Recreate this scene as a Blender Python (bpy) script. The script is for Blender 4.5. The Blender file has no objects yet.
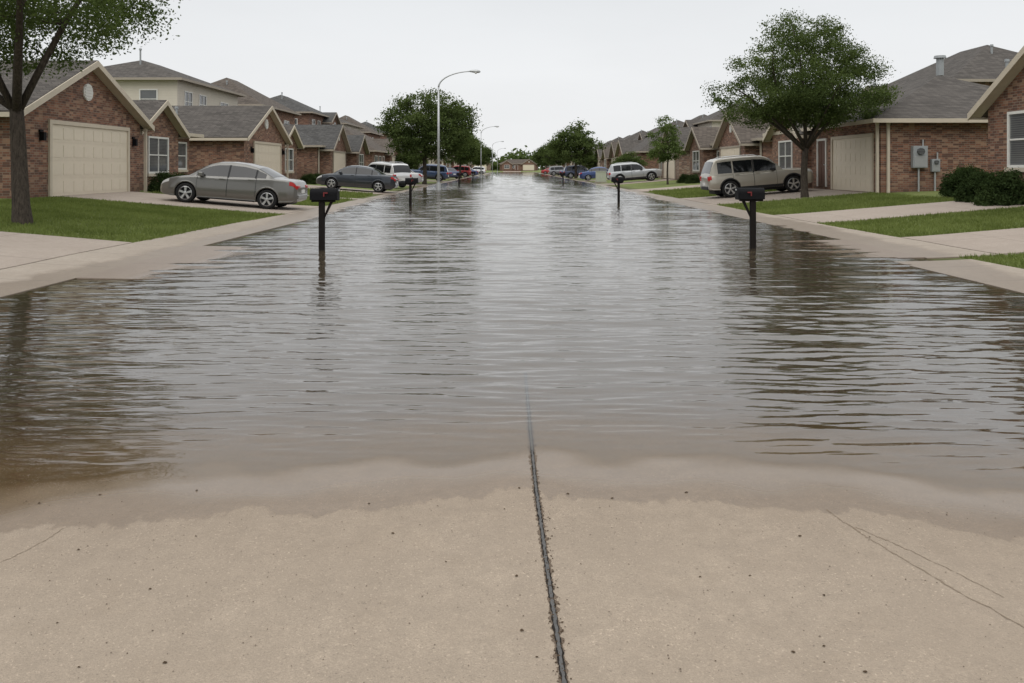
import bpy, bmesh, math, random
import numpy as np
from mathutils import Vector, Matrix
R=math.radians
scene=bpy.context.scene
col=scene.collection
rng=np.random.default_rng(7); random.seed(7)

# ------------------------------------------------------------------ nodes
class NT:
    def __init__(s,name):
        s.m=bpy.data.materials.new(name); s.m.use_nodes=True
        s.t=s.m.node_tree; s.t.nodes.clear()
        s.out=s.t.nodes.new('ShaderNodeOutputMaterial')
    def n(s,typ,ins=None,**kw):
        nd=s.t.nodes.new(typ)
        for k,v in kw.items(): setattr(nd,k,v)
        if ins:
            for k,v in ins.items():
                sock=nd.inputs[k]
                if isinstance(v,bpy.types.NodeSocket): s.t.links.new(v,sock)
                else: sock.default_value=v
        return nd
    def pos(s):
        return s.n('ShaderNodeNewGeometry').outputs['Position']
    def objc(s):
        return s.n('ShaderNodeTexCoord').outputs['Object']
    def map(s,vec,scale=(1,1,1),rot=(0,0,0)):
        return s.n('ShaderNodeMapping',{'Vector':vec,'Scale':scale,'Rotation':rot}).outputs[0]
    def noise(s,vec,scale,detail=4,rough=.55,dist=0):
        return s.n('ShaderNodeTexNoise',{'Vector':vec,'Scale':scale,'Detail':detail,'Roughness':rough,'Distortion':dist}).outputs[0]
    def math(s,op,a,b=0.0,c=None,clamp=False):
        nd=s.n('ShaderNodeMath',operation=op,use_clamp=clamp)
        for i,v in enumerate((a,b,c)):
            if v is None: continue
            if isinstance(v,bpy.types.NodeSocket): s.t.links.new(v,nd.inputs[i])
            else: nd.inputs[i].default_value=v
        return nd.outputs[0]
    def rng(s,v,a,b,c=0.,d=1.,smooth=False):
        nd=s.n('ShaderNodeMapRange',{'Value':v,'From Min':a,'From Max':b,'To Min':c,'To Max':d})
        if smooth: nd.interpolation_type='SMOOTHSTEP'
        return nd.outputs[0]
    def mix(s,f,a,b,blend='MIX'):
        nd=s.n('ShaderNodeMix',data_type='RGBA',blend_type=blend)
        for k,v in ((0,f),(6,a),(7,b)):
            if isinstance(v,bpy.types.NodeSocket): s.t.links.new(v,nd.inputs[k])
            else: nd.inputs[k].default_value=(v if k==0 else (tuple(v)+(1,) if len(v)==3 else v))
        return nd.outputs[2]
    def sep(s,v):
        return s.n('ShaderNodeSeparateXYZ',{0:v}).outputs
    def bump(s,h,strength=.5,dist=.01,normal=None):
        d={'Height':h,'Strength':strength,'Distance':dist}
        if normal: d['Normal']=normal
        return s.n('ShaderNodeBump',d).outputs[0]
    def pbr(s,color,rough=.8,metal=0.,normal=None,spec=.5,**kw):
        p=s.n('ShaderNodeBsdfPrincipled')
        def st(k,v):
            if isinstance(v,bpy.types.NodeSocket): s.t.links.new(v,p.inputs[k])
            else: p.inputs[k].default_value=v
        st('Base Color',color if isinstance(color,bpy.types.NodeSocket) else tuple(color)+(1,))
        st('Roughness',rough); st('Metallic',metal); st('Specular IOR Level',spec)
        if normal: st('Normal',normal)
        for k,v in kw.items(): st(k,v)
        s.t.links.new(p.outputs[0],s.out.inputs[0])
        return s.m

def simple(name,color,rough=.6,metal=0.,var=.12,scale=6.,spec=.4):
    t=NT(name); p=t.objc()
    n=t.noise(p,scale,4)
    c=t.mix(n,tuple(x*(1-var) for x in color),tuple(min(1,x*(1+var)) for x in color))
    return t.pbr(c,rough,metal,None,spec)

def m_concrete(name,base,fore=False,joint=0):
    t=NT(name); p=t.pos(); x,y,z=t.sep(p)
    fine=t.noise(p,170,3,.75); med=t.noise(p,11,6,.65); big=t.noise(p,.9,5,.65)
    grit=t.n('ShaderNodeTexVoronoi',{'Vector':p,'Scale':120.0}).outputs['Distance']
    b=base
    c=t.mix(t.rng(med,.3,.7),tuple(v*.85 for v in b),tuple(v*1.13 for v in b))
    c=t.mix(t.rng(big,.38,.68,0,.65),c,tuple(v*f for v,f in zip(b,(.82,.81,.80))))
    c=t.mix(t.rng(t.noise(p,3.1,5,.7),.52,.75,0,.5),c,tuple(v*f for v,f in zip(b,(.76,.73,.69))))
    if fore:
        st=t.noise(t.map(p,(3.2,.5,0),(0,0,.12)),1.3,5,.7)
        c=t.mix(t.rng(st,.48,.72,0,.6),c,tuple(v*f for v,f in zip(b,(.78,.77,.76))))
        st2=t.noise(t.map(p,(1,1,1),(0,0,2)),1.9,4,.6)
        c=t.mix(t.rng(st2,.55,.72,0,.4),c,tuple(v*f for v,f in zip(b,(1.16,1.15,1.13))))
        g2=t.noise(p,48,5,.8)
        c=t.mix(t.rng(g2,.40,.62,.28,0),c,tuple(v*.55 for v in b))
    if joint:
        j=t.math('LESS_THAN',t.math('FRACT',t.math('DIVIDE',y,joint)),.022/joint)
        if joint>2: j=t.math('MAXIMUM',j,t.math('LESS_THAN',t.math('FRACT',t.math('DIVIDE',x,joint)),.02/joint))
        c=t.mix(t.math('MULTIPLY',j,.75),c,tuple(v*.28 for v in b))
    c=t.mix(t.rng(fine,.35,.62,0,.6),c,tuple(v*.60 for v in b))
    sp=t.noise(p,85,2,.5); pat=t.rng(t.noise(p,2.2,3,.6),.35,.65,.25,1.)
    c=t.mix(t.math('MULTIPLY',t.rng(sp,.65,.71,0,.6),pat),c,tuple(v*.36 for v in b))
    c=t.mix(t.math('MULTIPLY',t.rng(t.noise(t.map(p,(1,1,1),(0,0,1)),95,2,.5),.64,.70,0,.5),pat),c,tuple(min(1,v*1.6) for v in b))
    if fore:
        sc=t.noise(t.map(p,(2.6,.6,0)),1.5,5,.68)
        sc2=t.noise(p,16,5,.75)
        zz=t.math('ADD',z,t.math('MULTIPLY',t.math('SUBTRACT',sc,.5),.0125))
        zz=t.math('ADD',zz,t.math('MULTIPLY',t.math('SUBTRACT',sc2,.5),.0040))
        wet=t.rng(zz,.0108,.0099,0,1)
        damp=t.rng(zz,.028,.0105,0,.25)
    else:
        zz=t.math('ADD',z,t.math('MULTIPLY',t.math('SUBTRACT',t.noise(p,1.5,4,.7),.5),.04))
        wet=t.rng(zz,.04,.03,0,1)
        damp=t.rng(zz,.10,.03,0,.3)
    deep=t.rng(z,.008,.000,.0,.9)
    wc=t.mix(1.,c,(.62,.58,.54),'MULTIPLY')
    c2=t.mix(damp,c,wc); c2=t.mix(wet,c2,wc); c2=t.mix(deep,c2,t.mix(1.,c,(.54,.49,.43),'MULTIPLY'))
    c2=t.mix(t.rng(z,-.002,-.012,0,1),c2,t.mix(1.,c,(.85,.78,.68),'MULTIPLY'))
    rough=t.math('SUBTRACT',t.rng(wet,0,1,.92,.5),t.rng(z,.007,.001,0,.38))
    h=t.math('ADD',t.math('MULTIPLY',fine,.6),t.math('MULTIPLY',grit,.5))
    h=t.math('ADD',h,t.math('MULTIPLY',med,.9))
    nb=t.bump(h,t.math('MULTIPLY',t.rng(wet,0,1,.75,.2),t.rng(z,0.001,.006,.08,1)),.006)
    return t.pbr(c2,rough,0,nb)

M={}
M['slab']=m_concrete('foreground_concrete',(.378,.308,.236),True)
M['walk']=m_concrete('sidewalk_concrete',(.40,.345,.285),False,1.5)
M['drive']=m_concrete('driveway_concrete',(.38,.32,.268),False,3.1)
M['kerb']=m_concrete('kerb_concrete',(.38,.33,.28))
def m_grass():
    t=NT('lawn_grass'); p=t.pos(); x,y,z=t.sep(p)
    a=t.noise(p,.9,5,.6); b=t.noise(p,22,4,.7); d=t.noise(p,5,4,.6)
    c=t.mix(t.rng(b,.3,.7),(.075,.10,.026),(.17,.215,.066))
    c=t.mix(t.rng(a,.4,.68,0,.55),c,(.20,.21,.08))
    c=t.mix(t.rng(d,.58,.75,0,.5),c,(.20,.18,.09))
    zz=t.math('ADD',z,t.math('MULTIPLY',t.math('SUBTRACT',d,.5),.04))
    c=t.mix(t.rng(zz,.05,.0,0,.6),c,(.05,.042,.025))
    return t.pbr(c,.95,0,t.bump(b,.8,.05),.2)
M['grass']=m_grass()
def m_leaf(name,dark,light,tr=.25):
    t=NT(name); g=t.n('ShaderNodeNewGeometry')
    r=g.outputs['Random Per Island']
    p=t.objc(); n=t.noise(p,.7,3,.6)
    f=t.math('ADD',t.math('MULTIPLY',r,.38),t.math('MULTIPLY',t.rng(n,.3,.7),.55))
    c=t.mix(f,dark,light)
    d=t.n('ShaderNodeBsdfDiffuse',{'Color':c})
    tl=t.n('ShaderNodeBsdfTranslucent',{'Color':t.mix(1.,c,(1.2,1.25,.7),'MULTIPLY')})
    mx=t.n('ShaderNodeMixShader',{0:tr,1:d.outputs[0],2:tl.outputs[0]})
    t.t.links.new(mx.outputs[0],t.out.inputs[0]); return t.m
M['leaf']=m_leaf('oak_leaves',(.036,.056,.020),(.125,.160,.060),.36)
M['leaf2']=m_leaf('young_tree_leaves',(.05,.08,.024),(.15,.195,.07),.33)
M['bushleaf']=m_leaf('shrub_leaves',(.018,.030,.012),(.062,.09,.034))
M['blade']=m_leaf('grass_blades',(.080,.105,.028),(.215,.255,.09),.3)
def m_bark():
    t=NT('tree_bark'); p=t.objc()
    n=t.noise(t.map(p,(9,9,2.2)),3,6,.7)
    c=t.mix(t.rng(n,.3,.7),(.022,.018,.014),(.09,.073,.058))
    return t.pbr(c,.95,0,t.bump(n,1.,.04),.2)
M['bark']=m_bark()
def m_brick(name,tint):
    t=NT(name); p=t.objc(); x,y,z=t.sep(p)
    v=t.n('ShaderNodeCombineXYZ',{0:t.math('ADD',x,y),1:z,2:0.}).outputs[0]
    br=t.n('ShaderNodeTexBrick',{'Vector':v,'Color1':(.26*tint[0],.115*tint[1],.07*tint[2],1),'Color2':(.105*tint[0],.055*tint[1],.041*tint[2],1),
        'Mortar':(.22,.185,.145,1),'Scale':1.,'Mortar Size':.010,'Mortar Smooth':.3,'Bias':0.,'Brick Width':.215,'Row Height':.077})
    n=t.noise(p,1.3,5,.6)
    cell=t.n('ShaderNodeCombineXYZ',{0:t.math('FLOOR',t.math('DIVIDE',t.math('ADD',x,y),.215)),1:t.math('FLOOR',t.math('DIVIDE',z,.077)),2:0.}).outputs[0]
    wn=t.n('ShaderNodeTexWhiteNoise',{'Vector':cell}).outputs[0]
    c=t.mix(t.rng(wn,.76,.84,0,.6),br.outputs[0],(.34*tint[0],.225*tint[1],.15*tint[2]))
    c=t.mix(t.rng(wn,.20,.10,0,.7),c,(.07*tint[0],.042*tint[1],.034*tint[2]))
    c=t.mix(t.rng(n,.35,.75,0,.35),c,(.11,.06,.042))
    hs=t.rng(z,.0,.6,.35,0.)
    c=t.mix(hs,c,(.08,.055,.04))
    return t.pbr(c,.9,0,t.bump(br.outputs['Fac'],-.5,.01),.3)
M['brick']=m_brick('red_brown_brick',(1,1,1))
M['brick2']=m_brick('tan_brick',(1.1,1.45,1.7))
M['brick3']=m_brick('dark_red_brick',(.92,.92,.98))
def m_siding(name,c0):
    t=NT(name); p=t.objc(); x,y,z=t.sep(p)
    s=t.math('FRACT',t.math('MULTIPLY',z,5.5)); n=t.noise(p,2,4)
    c=t.mix(t.rng(s,0,.15,.35,0),c0,tuple(v*.5 for v in c0))
    c=t.mix(t.rng(n,.3,.7,0,.25),c,tuple(v*.75 for v in c0))
    return t.pbr(c,.8,0,t.bump(s,.4,.02))
M['siding']=m_siding('beige_siding',(.56,.51,.43))
def m_roof(name,c0):
    t=NT(name); p=t.objc(); x,y,z=t.sep(p)
    v=t.n('ShaderNodeCombineXYZ',{0:t.math('ADD',x,y),1:t.math('MULTIPLY',z,2.2),2:0.}).outputs[0]
    br=t.n('ShaderNodeTexBrick',{'Vector':v,'Color1':tuple(a*1.35 for a in c0)+(1,),'Color2':tuple(a*.6 for a in c0)+(1,),
        'Mortar':tuple(a*.35 for a in c0)+(1,),'Scale':1.,'Mortar Size':.014,'Bias':0.,'Brick Width':.32,'Row Height':.17})
    n=t.noise(p,.8,5,.65); n2=t.noise(p,30,2,.6)
    c=t.mix(t.rng(n,.35,.7,0,.5),br.outputs[0],tuple(a*1.15 for a in c0))
    c=t.mix(t.rng(n2,.4,.7,0,.5),c,tuple(a*.55 for a in c0))
    return t.pbr(c,.95,0,t.bump(n2,.4,.02),.25)
M['roof']=m_roof('weathered_shingles',(.088,.079,.071))
M['roof2']=m_roof('grey_shingles',(.080,.078,.075))
M['roof3']=m_roof('brown_shingles',(.105,.088,.074))
M['trim']=simple('cream_trim_paint',(.48,.42,.33),.6)
M['tantrim']=simple('tan_trim_paint',(.30,.26,.21),.7)
M['white']=simple('white_trim_paint',(.62,.61,.57),.5)
M['door_g']=simple('garage_door_paint',(.60,.53,.42),.5,var=.06)
M['doorw']=simple('front_door_paint',(.10,.05,.035),.4)
M['metal']=simple('galvanised_steel',(.42,.43,.43),.45,.6)
M['greybox']=simple('grey_utility_paint',(.27,.285,.29),.5)
M['greenbox']=simple('beige_cabinet_paint',(.34,.36,.28),.6)
M['black']=simple('black_powder_coat',(.006,.006,.007),.7,spec=.12)
M['wood']=simple('dark_stained_post_wood',(.012,.010,.009),.9,0,.4,25,.1)
M['red']=simple('red_flag_paint',(.14,.012,.012),.6)
M['rubber']=simple('tyre_rubber',(.015,.015,.015),.85,spec=.2)
M['rim']=simple('alloy_rim',(.5,.5,.5),.3,.85,.05)
M['plastic']=simple('dark_trim_plastic',(.022,.022,.024),.6,spec=.25)
M['head']=simple('headlight_lens',(.6,.62,.63),.1,.3,.03)
M['tail']=simple('tail_light_lens',(.33,.012,.010),.2,0,.1)
M['plate']=simple('licence_plate_paint',(.6,.6,.58),.5)
M['lens']=simple('lamp_lens',(.55,.55,.5),.2)
M['seal']=simple('joint_sealant',(.085,.083,.08),.7,0,.5,40,.3)
M['dirt']=simple('joint_dirt',(.13,.10,.075),.95,0,.4,80,.1)
M['gap']=simple('joint_dark_gap',(.022,.019,.016),.95,0,.5,60,.1)
M['crack']=simple('crack_dirt',(.215,.17,.125),.95,0,.25,40,.1)
M['litter']=simple('dead_leaf_litter',(.07,.048,.03),.9,0,.5,30,.1)
def m_glass():
    t=NT('window_glass'); p=t.objc(); z=t.sep(p)[2]; n=t.noise(p,1.2,2)
    bl=t.math('FRACT',t.math('MULTIPLY',z,16))
    c=t.mix(n,(.03,.034,.038),(.09,.095,.10))
    c=t.mix(t.rng(bl,.3,.6,0,.35),c,(.22,.22,.21))
    return t.pbr(c,.08,0,None,.7)
M['glass']=m_glass()
M['carglass']=simple('tinted_car_glass',(.008,.009,.010),.05,0,.1,3,.5)
def m_paint():
    t=NT('car_paint'); oi=t.n('ShaderNodeObjectInfo')
    p=t.objc(); z=t.sep(p)[2]; n=t.noise(p,3,4)
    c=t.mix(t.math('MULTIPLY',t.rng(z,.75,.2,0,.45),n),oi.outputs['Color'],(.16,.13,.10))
    return t.pbr(c,.3,.45,None,.4,**{'Coat Weight':.7,'Coat Roughness':.05})
M['paint']=m_paint()

# ------------------------------------------------------------------ helpers
def reg(o,kind=None,label=None,cat=None,group=None,parent=None):
    col.objects.link(o)
    if parent: o.parent=parent
    if kind: o['kind']=kind
    if label: o['label']=label
    if cat: o['category']=cat
    if group: o['group']=group
    return o
def root(name,label,cat,loc=(0,0,0),rot=(0,0,0),group=None):
    o=bpy.data.objects.new(name,None); o.location=loc; o.rotation_euler=rot; o.empty_display_size=.3
    return reg(o,None,label,cat,group)
class MB:
    def __init__(s,sx=1): s.v=[]; s.f=[]; s.sx=sx
    def add(s,vs,fs):
        b=len(s.v); s.v+= [(s.sx*v[0],v[1],v[2]) for v in vs]; s.f+=[tuple(b+i for i in f) for f in fs]
    def box(s,x0,x1,y0,y1,z0,z1):
        s.add([(x0,y0,z0),(x1,y0,z0),(x1,y1,z0),(x0,y1,z0),(x0,y0,z1),(x1,y0,z1),(x1,y1,z1),(x0,y1,z1)],
              [(0,3,2,1),(4,5,6,7),(0,1,5,4),(1,2,6,5),(2,3,7,6),(3,0,4,7)])
    def extr_u(s,poly,u0,u1):
        n=len(poly)
        s.add([(u0,a,b) for a,b in poly]+[(u1,a,b) for a,b in poly],
              [tuple(range(n)),tuple(range(2*n-1,n-1,-1))]+[(i,n+i,n+(i+1)%n,(i+1)%n) for i in range(n)])
    def tube(s,pts,rad,n=8,cap=True):
        pts=[Vector(p) for p in pts]; base=len(s.v); prev=None
        for i,p in enumerate(pts):
            d=(pts[min(i+1,len(pts)-1)]-pts[max(i-1,0)]).normalized()
            if prev is None:
                a=d.orthogonal().normalized()
            else:
                a=(prev-d*prev.dot(d)).normalized()
            prev=a; b=d.cross(a)
            for k in range(n):
                th=2*math.pi*k/n
                q=p+(a*math.cos(th)+b*math.sin(th))*rad[i]
                s.v.append((s.sx*q.x,q.y,q.z))
        for i in range(len(pts)-1):
            for k in range(n):
                s.f.append((base+i*n+k,base+i*n+(k+1)%n,base+(i+1)*n+(k+1)%n,base+(i+1)*n+k))
        if cap:
            s.f.append(tuple(base+k for k in reversed(range(n))))
            e=base+(len(pts)-1)*n; s.f.append(tuple(e+k for k in range(n)))
    def obj(s,name,mat,parent=None,smooth=False,fix=True,bevel=0,**kw):
        me=bpy.data.meshes.new(name); me.from_pydata(s.v,[],s.f)
        if fix:
            bm=bmesh.new(); bm.from_mesh(me); bmesh.ops.recalc_face_normals(bm,faces=bm.faces)
            bm.to_mesh(me); bm.free()
        me.materials.append(mat)
        if smooth: me.shade_smooth()
        o=bpy.data.objects.new(name,me)
        if bevel:
            md=o.modifiers.new('b','BEVEL'); md.width=bevel; md.segments=2
        return reg(o,parent=parent,**kw)
def mesh_np(name,V,F,mat,k=4,smooth=False):
    me=bpy.data.meshes.new(name); nv=len(V); nf=len(F)
    me.vertices.add(nv); me.vertices.foreach_set('co',np.ascontiguousarray(V,dtype=np.float32).ravel())
    me.loops.add(nf*k); me.loops.foreach_set('vertex_index',np.ascontiguousarray(F,dtype=np.int32).ravel())
    me.polygons.add(nf); me.polygons.foreach_set('loop_start',np.arange(0,nf*k,k,dtype=np.int32))
    me.polygons.foreach_set('loop_total',np.full(nf,k,dtype=np.int32))
    me.polygons.foreach_set('use_smooth',np.full(nf,smooth,dtype=bool))
    me.update(calc_edges=True); me.validate()
    me.materials.append(mat); return me
def copy_thing(r,loc,rot=None,scale=None,label=None,group=None):
    def rec(o,par):
        c=o.copy(); col.objects.link(c)
        if par: c.parent=par; c.matrix_parent_inverse=o.matrix_parent_inverse.copy()
        for ch in o.children: rec(ch,c)
        return c
    n=rec(r,None); n.location=loc
    if rot is not None: n.rotation_euler=rot
    if scale is not None: n.scale=scale
    if label: n['label']=label
    if group: n['group']=group
    return n
def kids(o):
    out=[]
    for c in o.children: out.append(c); out+=kids(c)
    return out

# ------------------------------------------------------------------ terrain
def dw_(x):
    ax=np.minimum(np.abs(x),3.6)
    return 4.00-.070*ax**2+.05*np.sin(x*1.7+.6)+.035*np.sin(x*3.9+2)+.02*np.sin(x*9.1+1)
def road_z(x,y):
    d=y-dw_(x)
    z=np.where(d<0,-d*.024,-.17*(1-np.exp(-np.maximum(d,0)/8.8)))
    und=.0015*np.sin(x*5.1+y*3)*np.sin(y*6.3-x*2.2)+.0009*np.sin(x*11-y*4)*np.sin(y*13+x*3)
    z=z+und*np.exp(-(d/.9)**2)
    return z+np.clip((y-300)*.012,0,.3)
def We(x,y):
    l=np.interp(y,[0,10,18,27,54,80],[6.1,6.15,6.0,6.9,7.6,7.6])
    r=np.interp(y,[0,10,18,32,60],[6.5,6.6,7.5,7.6,8.4])
    return np.where(x<0,l,r)+.10*np.sin(y*.9+x*0.2)+.05*np.sin(y*2.3)
def side_z(x,y):
    a=np.abs(x)-We(x,y)
    z=np.interp(a,[-4,0,1.2,7.3,9],[-.085,0,.06,.56,.62])
    z=np.maximum(z,np.where(y<5,road_z(3.3*np.ones_like(x),y)+.11,-9))
    return z+np.clip((y-300)*.012,0,.3)*(np.abs(x)<12)
def h(x,y):
    x=np.asarray(x,float); y=np.asarray(y,float); x,y=np.broadcast_arrays(x,y)
    ax=np.abs(x); r=road_z(x,y); s=side_z(x,y)
    f=np.clip((ax-3.3)/.12,0,1)
    return r*(1-f)+s*f
def hz(x,y): return float(h(x,y))
def grid_mesh(name,xs,ys,zf,mat,label=None,skirt=0):
    X,Y=np.meshgrid(xs,ys); Z=zf(X,Y)
    V=np.stack([X,Y,Z],-1).reshape(-1,3); nx=len(xs); ny=len(ys)
    i,j=np.meshgrid(np.arange(nx-1),np.arange(ny-1)); a=(j*nx+i).ravel()
    F=np.stack([a,a+1,a+1+nx,a+nx],-1)
    if skirt:
        b=list(range(nx))+[k*nx+nx-1 for k in range(1,ny)]+[(ny-1)*nx+k for k in range(nx-2,-1,-1)]+[k*nx for k in range(ny-2,0,-1)]
        b=np.array(b); n0=len(V); S=V[b].copy(); S[:,2]-=skirt; V=np.vstack([V,S]); m=len(b)
        k=np.arange(m); FF=np.stack([b[k],n0+k,n0+(k+1)%m,b[(k+1)%m]],-1)
        F=np.vstack([F,FF])
    me=mesh_np(name,V,F,mat)
    o=bpy.data.objects.new(name,me); reg(o,'structure',label); return o
def gz(X,Y):
    ax=np.abs(X); return h(X,Y)-np.where(ax<3.31,.05,0)
xs=np.unique(np.round(np.concatenate([-np.geomspace(18,1500,16),np.arange(-18,-3.5,.25),[-3.45,-3.42,-3.3,-3.2],np.arange(-3,3.1,.5),[3.2,3.3,3.42,3.45],np.arange(3.5,18,.25),np.geomspace(18,1500,16)]),3))
ys=np.unique(np.round(np.concatenate([[-60,-30,-15],np.arange(-8,8,.25),np.arange(8,60,.4),np.arange(60,330,2),np.geomspace(330,2500,12)]),3))
grid_mesh('ground',xs,ys,gz,M['grass'],'grassy ground with mown front lawns')
ysr=np.unique(np.concatenate([np.arange(-8,2,.25),np.arange(2,8,.05),np.arange(8,340,1.)]))
grid_mesh('road',np.linspace(-3.3,3.3,110),ysr,lambda X,Y:road_z(X,Y),M['slab'],'flooded concrete street')
for sgn in (-1,1):
    xk=np.array([3.3,3.305,3.33,3.45]) 
    zoff=np.array([-.14,0,.012,.012])
    def kz(X,Y,sgn=sgn):
        s=side_z(np.full_like(X,sgn*3.5),Y); return s+np.interp(np.abs(X),xk,zoff)
    grid_mesh('kerb',np.sort(sgn*xk),np.arange(-8,330,.6),kz,M['kerb'],'concrete kerb under the floodwater')
ysw=np.arange(-8,300,.5)
grid_mesh('sidewalk',np.linspace(-7.2,-5.9,6),ysw,lambda X,Y:h(X,Y)+.02,M['walk'],'concrete sidewalk partly flooded',.06)
grid_mesh('sidewalk',np.linspace(6.1,7.35,6),np.arange(-8,13.2,.4),lambda X,Y:h(X,Y)+.02,M['walk'],'concrete sidewalk partly flooded',.06)
grid_mesh('sidewalk',np.linspace(6.85,8.05,6),np.arange(13.2,300,.5),lambda X,Y:h(X,Y)+.02,M['walk'],'concrete sidewalk partly flooded',.06)
def drive(x0,x1,y0,y1,mat='drive'):
    a,b=sorted((x0,x1))
    grid_mesh('driveway',np.linspace(a,b,int((b-a)/.4)+2),np.linspace(y0,y1,6),lambda X,Y:h(X,Y)+.026,M[mat],'pale concrete driveway sloping to the street',.06)
drive(-3.6,-5.88,10.8,15.2); drive(-7.22,-24,10.8,15.2)
drive(6.83,3.6,13.25,16.6);drive(8.07,24,13.25,16.6); drive(8.07,16,21.2,24.6)
drive(8.07,14.6,31.6,38.4)
for k in range(11):
    drive(-7.22,-14.7,25.4+20*k,30.6+20*k)
for k in range(10):
    drive(8.07,14.4,50+20*k,55.2+20*k)
grid_mesh('path',np.linspace(-14.2,-7.2,20),np.linspace(37.6,38.7,3),lambda X,Y:h(X,Y)+.02,M['walk'],'narrow concrete path to a front door',.05)

# ------------------------------------------------------------------ water
def build_water():
    ys=[2.9]
    while ys[-1]<316: ys.append(ys[-1]*(1.0034)+.0002)
    ys=np.array(ys); xs=np.arange(-9.6,9.6001,.055)
    X,Y=np.meshgrid(xs,ys); D=-h(X,Y)
    r=np.random.default_rng(11); Z=np.zeros_like(X); DY=Y*.0034
    N=100
    for i in range(N):
        lam=.075*(1.9/.075)**(r.random()); th=R(90)+r.normal(0,R(12))+R(3)
        if r.random()<.14: th=R(90)+r.normal(0,R(36))
        k=2*math.pi/lam; sl=.070*(.6+.8*r.random())
        amp=sl/k*math.sqrt(2./N)*2.1
        ph=r.random()*6.28
        mod=.5+.5*np.sin((X*r.normal(0,1.3)+Y*r.normal(0,.6))*min(1.6,.5/lam)+r.random()*6)
        wob=.45*np.sin(X*.9+Y*.5+i)+.3*np.sin(X*1.9-Y*.7+2*i)
        filt=np.clip((lam/DY-2.0)/2.5,0,1)*np.clip(.055*Y/lam,0,1)**1.7
        s=np.sin(k*(X*math.cos(th)+Y*math.sin(th))+ph+wob)
        Z+=amp*mod*filt*(s+.3*(s*s-.5))
    gust=.95+.18*np.sin(X*.45+1.3)*np.sin(Y*.22+.4)+.12*np.sin(Y*.9+X*.3)
    near=np.interp(Y,[3,5,8,14],[1.35,1.3,1.1,1.0])
    fade=np.clip((D-.001)/.012,0.03,1)
    Z*=gust*fade*near
    sw=np.clip(D/.002,0,1)*np.exp(-np.maximum(D,0)/.012)
    Z+=.0011*np.sin(D*1900+1.6*np.sin(X*2.1)+1.3*np.sin(X*5+Y*3))*sw*(.6+.4*np.sin(X*3.3+1))
    V=np.stack([X,Y,Z],-1).reshape(-1,3); nx=len(xs); ny=len(ys)
    i,j=np.meshgrid(np.arange(nx-1),np.arange(ny-1)); a=(j*nx+i).ravel()
    Dd=D.ravel()
    F=np.stack([a,a+1,a+1+nx,a+nx],-1)
    keep=(Dd[F].max(1)>-.012); F=F[keep]
    t=NT('flood_water')
    p=t.pos()
    n1=t.noise(t.map(p,(1.3,7.5,1)),2.2,2,.5,.3)
    dep=t.n('ShaderNodeAttribute',attribute_name='depth').outputs['Fac']
    bs=t.rng(dep,0,.012,.03,1)
    yy=t.sep(p)[1]
    b2=t.bump(n1,t.math('MULTIPLY',bs,t.rng(yy,5,20,.3,.62)),.010)
    fr=t.n('ShaderNodeFresnel',{'IOR':1.92,'Normal':b2}).outputs[0]
    gl=t.n('ShaderNodeBsdfGlossy',{'Color':(.985,.99,.99,1),'Roughness':.01,'Normal':b2}).outputs[0]
    tr=t.n('ShaderNodeBsdfTransparent',{'Color':(.92,.86,.76,1)}).outputs[0]
    clear=t.n('ShaderNodeBsdfTransparent',{'Color':(1,1,1,1)}).outputs[0]
    df=t.n('ShaderNodeBsdfDiffuse',{'Color':t.mix(t.noise(p,.5,3),(.060,.047,.032),(.090,.072,.049))}).outputs[0]
    mk=t.math('SUBTRACT',1.,t.math('EXPONENT',t.math('MULTIPLY',dep,-17.)),clamp=True)
    under=t.n('ShaderNodeMixShader',{0:mk,1:tr,2:df}).outputs[0]
    frs=t.math('MULTIPLY',fr,t.rng(dep,0,.022,.55,1.))
    mx=t.n('ShaderNodeMixShader',{0:frs,1:under,2:gl})
    ed=t.rng(dep,0.0,.0045,0,1,True)
    m2=t.n('ShaderNodeMixShader',{0:ed,1:clear,2:mx.outputs[0]})
    t.t.links.new(m2.outputs[0],t.out.inputs[0])
    me=mesh_np('water',V,F,t.m,smooth=True)
    at=me.attributes.new('depth','FLOAT','POINT')
    if len(me.vertices)==len(Dd): at.data.foreach_set('value',np.maximum(Dd,0).astype(np.float32))
    o=bpy.data.objects.new('water',me); reg(o,'structure','grey brown floodwater with wind ripples covering the street')
build_water()

# expansion joint, cracks, debris
def ribbon(name,pts,w,off,mat,label,jit=.3,seg=.01,seed=1,kind='structure'):
    r=np.random.default_rng(seed); pts=np.array(pts,float)
    L=np.concatenate([[0],np.cumsum(np.linalg.norm(np.diff(pts,axis=0),axis=1))])
    t=np.arange(0,L[-1],seg); P=np.stack([np.interp(t,L,pts[:,0]),np.interp(t,L,pts[:,1])],-1)
    d=np.gradient(P,axis=0); d/=np.linalg.norm(d,axis=1)[:,None]; nrm=np.stack([-d[:,1],d[:,0]],-1)
    sm=lambda a:np.convolve(a,np.ones(3)/3,'same')
    wl=w/2*(1+jit*sm(r.normal(0,1,len(t)))); wr=w/2*(1+jit*sm(r.normal(0,1,len(t))))
    wl=np.maximum(wl,.0005); wr=np.maximum(wr,.0005)
    A=P+nrm*wl[:,None]; B=P-nrm*wr[:,None]
    V=np.concatenate([np.c_[A,h(A[:,0],A[:,1])+off],np.c_[B,h(B[:,0],B[:,1])+off]])
    n=len(t); i=np.arange(n-1); F=np.stack([n+i,n+i+1,i+1,i],-1)
    me=mesh_np(name,V,F,mat); o=bpy.data.objects.new(name,me); reg(o,kind,label); return o
jp=[(.158,1.4),(.147,2.3),(.128,3.0),(.112,3.7),(.105,4.6),(.10,6)]
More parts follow.
